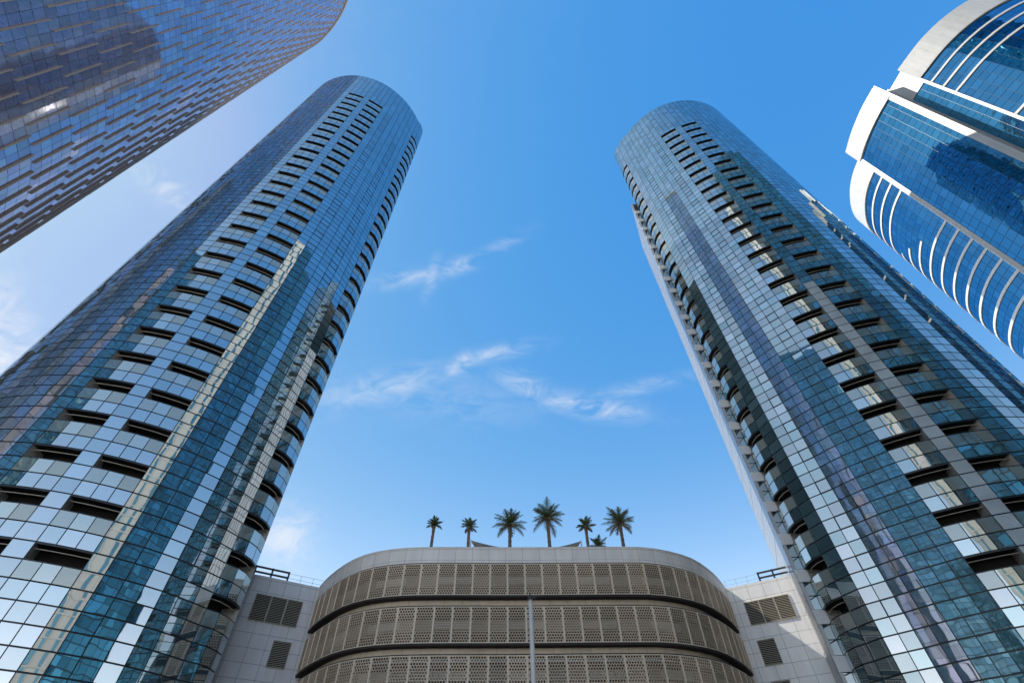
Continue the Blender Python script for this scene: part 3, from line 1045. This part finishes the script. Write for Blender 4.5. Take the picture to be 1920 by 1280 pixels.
def palm(loc, crown_z, cr_r, nf, seed, label, lean=0.0, dead=4):
    rnd = random.Random(seed)
    root = thing('palm_tree', label, 'palm tree', loc, 'palms on the podium roof')
    h = crown_z - loc[2]
    tr = MB()
    n = 26
    pts, rad = [], []
    for i in range(n + 1):
        s = i / n
        pts.append((lean * s * s, 0.05 * math.sin(s * 4), h * s))
        rad.append((0.21 - 0.05 * s + (0.03 if i % 2 else 0)) * (1.25 if s > 0.92 else 1) * (0.8 + 0.2 * cr_r / 2))
    tr.tube(pts, rad, 12)
    tr.build('trunk', M['trunk'], root, True)
    cr_ = MB()
    top = Vector(pts[-1])
    for k in range(nf):
        az = 2 * math.pi * (k * 0.382 + rnd.uniform(-.03, .03))
        el = R(84 - 98 * (k / nf) ** 0.9 + rnd.uniform(-10, 10))
        L = cr_r * rnd.uniform(0.85, 1.12)
        mi = 1 if k >= nf - dead else 0
        droop = rnd.uniform(0.5, 0.9) * (1.4 if mi else 1)
        hd = Vector((math.cos(az), math.sin(az), 0))
        side = Vector((-math.sin(az), math.cos(az), 0))
        prev = None
        ns = 15
        p = top.copy()
        e = el
        for i in range(ns + 1):
            d = hd * math.cos(e) + Vector((0, 0, math.sin(e)))
            upn = side.cross(d)
            if prev is not None:
                cr_.bar(prev, p, 0.035 * (1.1 - i / ns), 0.03, mi)
                s = i / ns
                ll = cr_r * 0.30 * math.sin(math.pi * min(1, 0.18 + s * 0.80)) ** 0.8
                for sg in (-1, 1):
                    for sub in (0.0, 0.5):
                        q = prev.lerp(p, sub)
                        dr = (side * sg * 0.80 + d * 0.62 - upn * 0.0 + Vector((0, 0, rnd.uniform(-.45, 0.05)))).normalized()
                        w = d * 0.042
                        tip = q + dr * ll * rnd.uniform(0.8, 1.1)
                        cr_.poly([q - w, q + w, tip + w * 0.2, tip - w * 0.2], mi)
            prev = p.copy()
            p = p + d * (L / ns)
            e -= droop / ns * (0.6 + 1.2 * i / ns)
    cr_.build('crown', [M['frond'], M['deadfrond']], root)
    return root


palm((-9.5, 52, ROOFZ), 26.4 + CZ, 1.05, 22, 1, 'slim palm with a small tufted crown, at the far left of the row', 0.15, 3)
palm((-5.3, 52, ROOFZ), 26.1 + CZ, 1.15, 17, 2, 'small palm right beside the white sail mast and the left sail', 0.0, 3)
palm((-0.65, 52, ROOFZ), 26.2 + CZ, 2.25, 24, 3, 'broad palm standing at the tail of the left sail', 0.05, 4)
palm((3.85, 52, ROOFZ), 26.9 + CZ, 2.35, 25, 4, 'tallest broad-crowned palm in the middle of the row', -0.08, 4)
palm((8.1, 52, ROOFZ), 25.9 + CZ, 1.30, 18, 5, 'slim palm just right of the right sail, with a low palm at its foot', 0.0, 3)
palm((12.0, 52, ROOFZ), 26.2 + CZ, 2.20, 23, 6, 'broad palm at the right end of the row', 0.1, 4)
palm((9.15, 51.5, ROOFZ), 23.3 + CZ, 1.35, 16, 8, 'lowest palm, only its fronds showing above the parapet', 0.0, 0)


def sail(pts, label):
    mb = MB()
    P = [Vector(p) for p in pts]
    n = 8
    th = Vector((0, 0, -0.03))
    g_ = {}
    for i in range(n + 1):
        for j in range(n + 1 - i):
            a, b = i / n, j / n
            p = P[0] * (1 - a - b) + P[1] * a + P[2] * b
            p = p + Vector((0, 0, -0.5 * (a * b + a * (1 - a - b) + b * (1 - a - b))))
            g_[i, j] = p
    for i in range(n):
        for j in range(n - i):
            for d in (Vector((0, 0, 0)), th):
                tri = [g_[i, j] + d, g_[i + 1, j] + d, g_[i, j + 1] + d]
                mb.poly(tri if d.z == 0 else tri[::-1])
                if j < n - i - 1:
                    tri = [g_[i + 1, j] + d, g_[i + 1, j + 1] + d, g_[i, j + 1] + d]
                    mb.poly(tri if d.z == 0 else tri[::-1])
    root = thing('shade_sail', label, 'shade sail', pts[0], 'shade sails on the podium roof')
    for v in range(len(mb.v)):
        mb.v[v] = tuple(Vector(mb.v[v]) - P[0])
    mb.build('cloth', M['sail'], root)
    mast = MB()
    mast.tube([(0, 0.05, ROOFZ - pts[0][2]), (0, 0.05, 0.1)], 0.07, 10)
    mast.build('mast', M['whitefin'], root)


sail([(-4.95, 51, 24.05 + CZ), (0.4, 50.6, 22.7 + CZ), (-3.2, 54.5, 22.8 + CZ)], 'taupe shade sail sloping down to the right, between the two left-hand smaller and broad palms')
sail([(7.25, 51, 23.75 + CZ), (2.6, 50.6, 22.7 + CZ), (5.6, 54.5, 22.7 + CZ)], 'taupe shade sail sloping down to the left, beside the tallest palm')

rl = thing('roof_lamp', 'small lamp with a bent arm above the parapet beside the far left palm', 'lamp', (-7.6, 51.5, ROOFZ))
q = MB(); q.tube([(0, 0, 0), (0, 0, 3.9), (-0.15, 0, 4.15), (-0.55, 0, 4.3)], 0.035, 8); q.build('post', M['pole'], rl)
q = MB(); q.box((-0.75, 0, 4.30), (0.55, 0.2, 0.09)); q.box((-0.75, 0, 4.24), (0.4, 0.14, 0.03)); q.build('lamp_head', M['rail'], rl)


def shrub(loc, r, seed, label):
    rnd = random.Random(seed)
    root = thing('roof_shrub', label, 'shrub', loc, 'shrubs behind the parapet')
    mb = MB()
    for k in range(150):
        a, e = rnd.uniform(0, 6.28), rnd.uniform(0.2, 1.5)
        d = Vector((math.cos(a) * math.cos(e) * 0.6, math.sin(a) * math.cos(e) * 0.6, math.sin(e)))
        p = d * r * rnd.uniform(0.3, 1.0) + Vector((0, 0, loc[3] if len(loc) > 3 else 2.6))
        s = Vector((rnd.uniform(-1, 1), rnd.uniform(-1, 1), rnd.uniform(-.3, 1))).normalized()
        w = s.cross(d).normalized() * 0.05
        mb.poly([p - w, p + w, p + s * 0.22])
    mb.build('foliage', M['frond'], root)
    st = MB(); st.tube([(0, 0, 0), (0, 0, 2.9)], [0.05, 0.03], 6); st.build('stem', M['trunk'], root)


shrub((-7.0, 51, ROOFZ), 0.9, 1, 'small shrub tip nearest the roof lamp')
shrub((-6.5, 51.3, ROOFZ), 1.0, 2, 'small shrub tip midway between the roof lamp and the next palm')
shrub((-5.9, 51.3, ROOFZ), 0.85, 3, 'small shrub tip beside the white sail mast')

# ------------------------------------------------------------------ lamp pole in front
az = R(1.6)
lp = thing('lamp_pole', 'slim grey steel pole with a small cap standing before the lattice screens', 'pole', (23.5 * math.sin(az), 23.5 * math.cos(az), 0))
q = MB(); q.tube([(0, 0, 0), (0, 0, 5), (0, 0, 8.2 + CZ)], [0.13, 0.115, 0.095], 16); q.build('shaft', M['pole'], lp, True)
q = MB(); q.tube([(0, 0, 8.2 + CZ), (0, 0, 8.27 + CZ)], 0.14, 16); q.tube([(0, 0, 8.272 + CZ), (0, 0, 8.36 + CZ), (0, 0, 8.44 + CZ)], [0.10, 0.10, 0.06], 12); q.box((0.13, 0, 8.33 + CZ), (0.22, 0.1, 0.10)); q.build('cap', M['rail'], lp)
q = MB(); q.box((0, 0, 0.03), (0.45, 0.45, 0.06)); q.build('base_plate', M['pole'], lp)
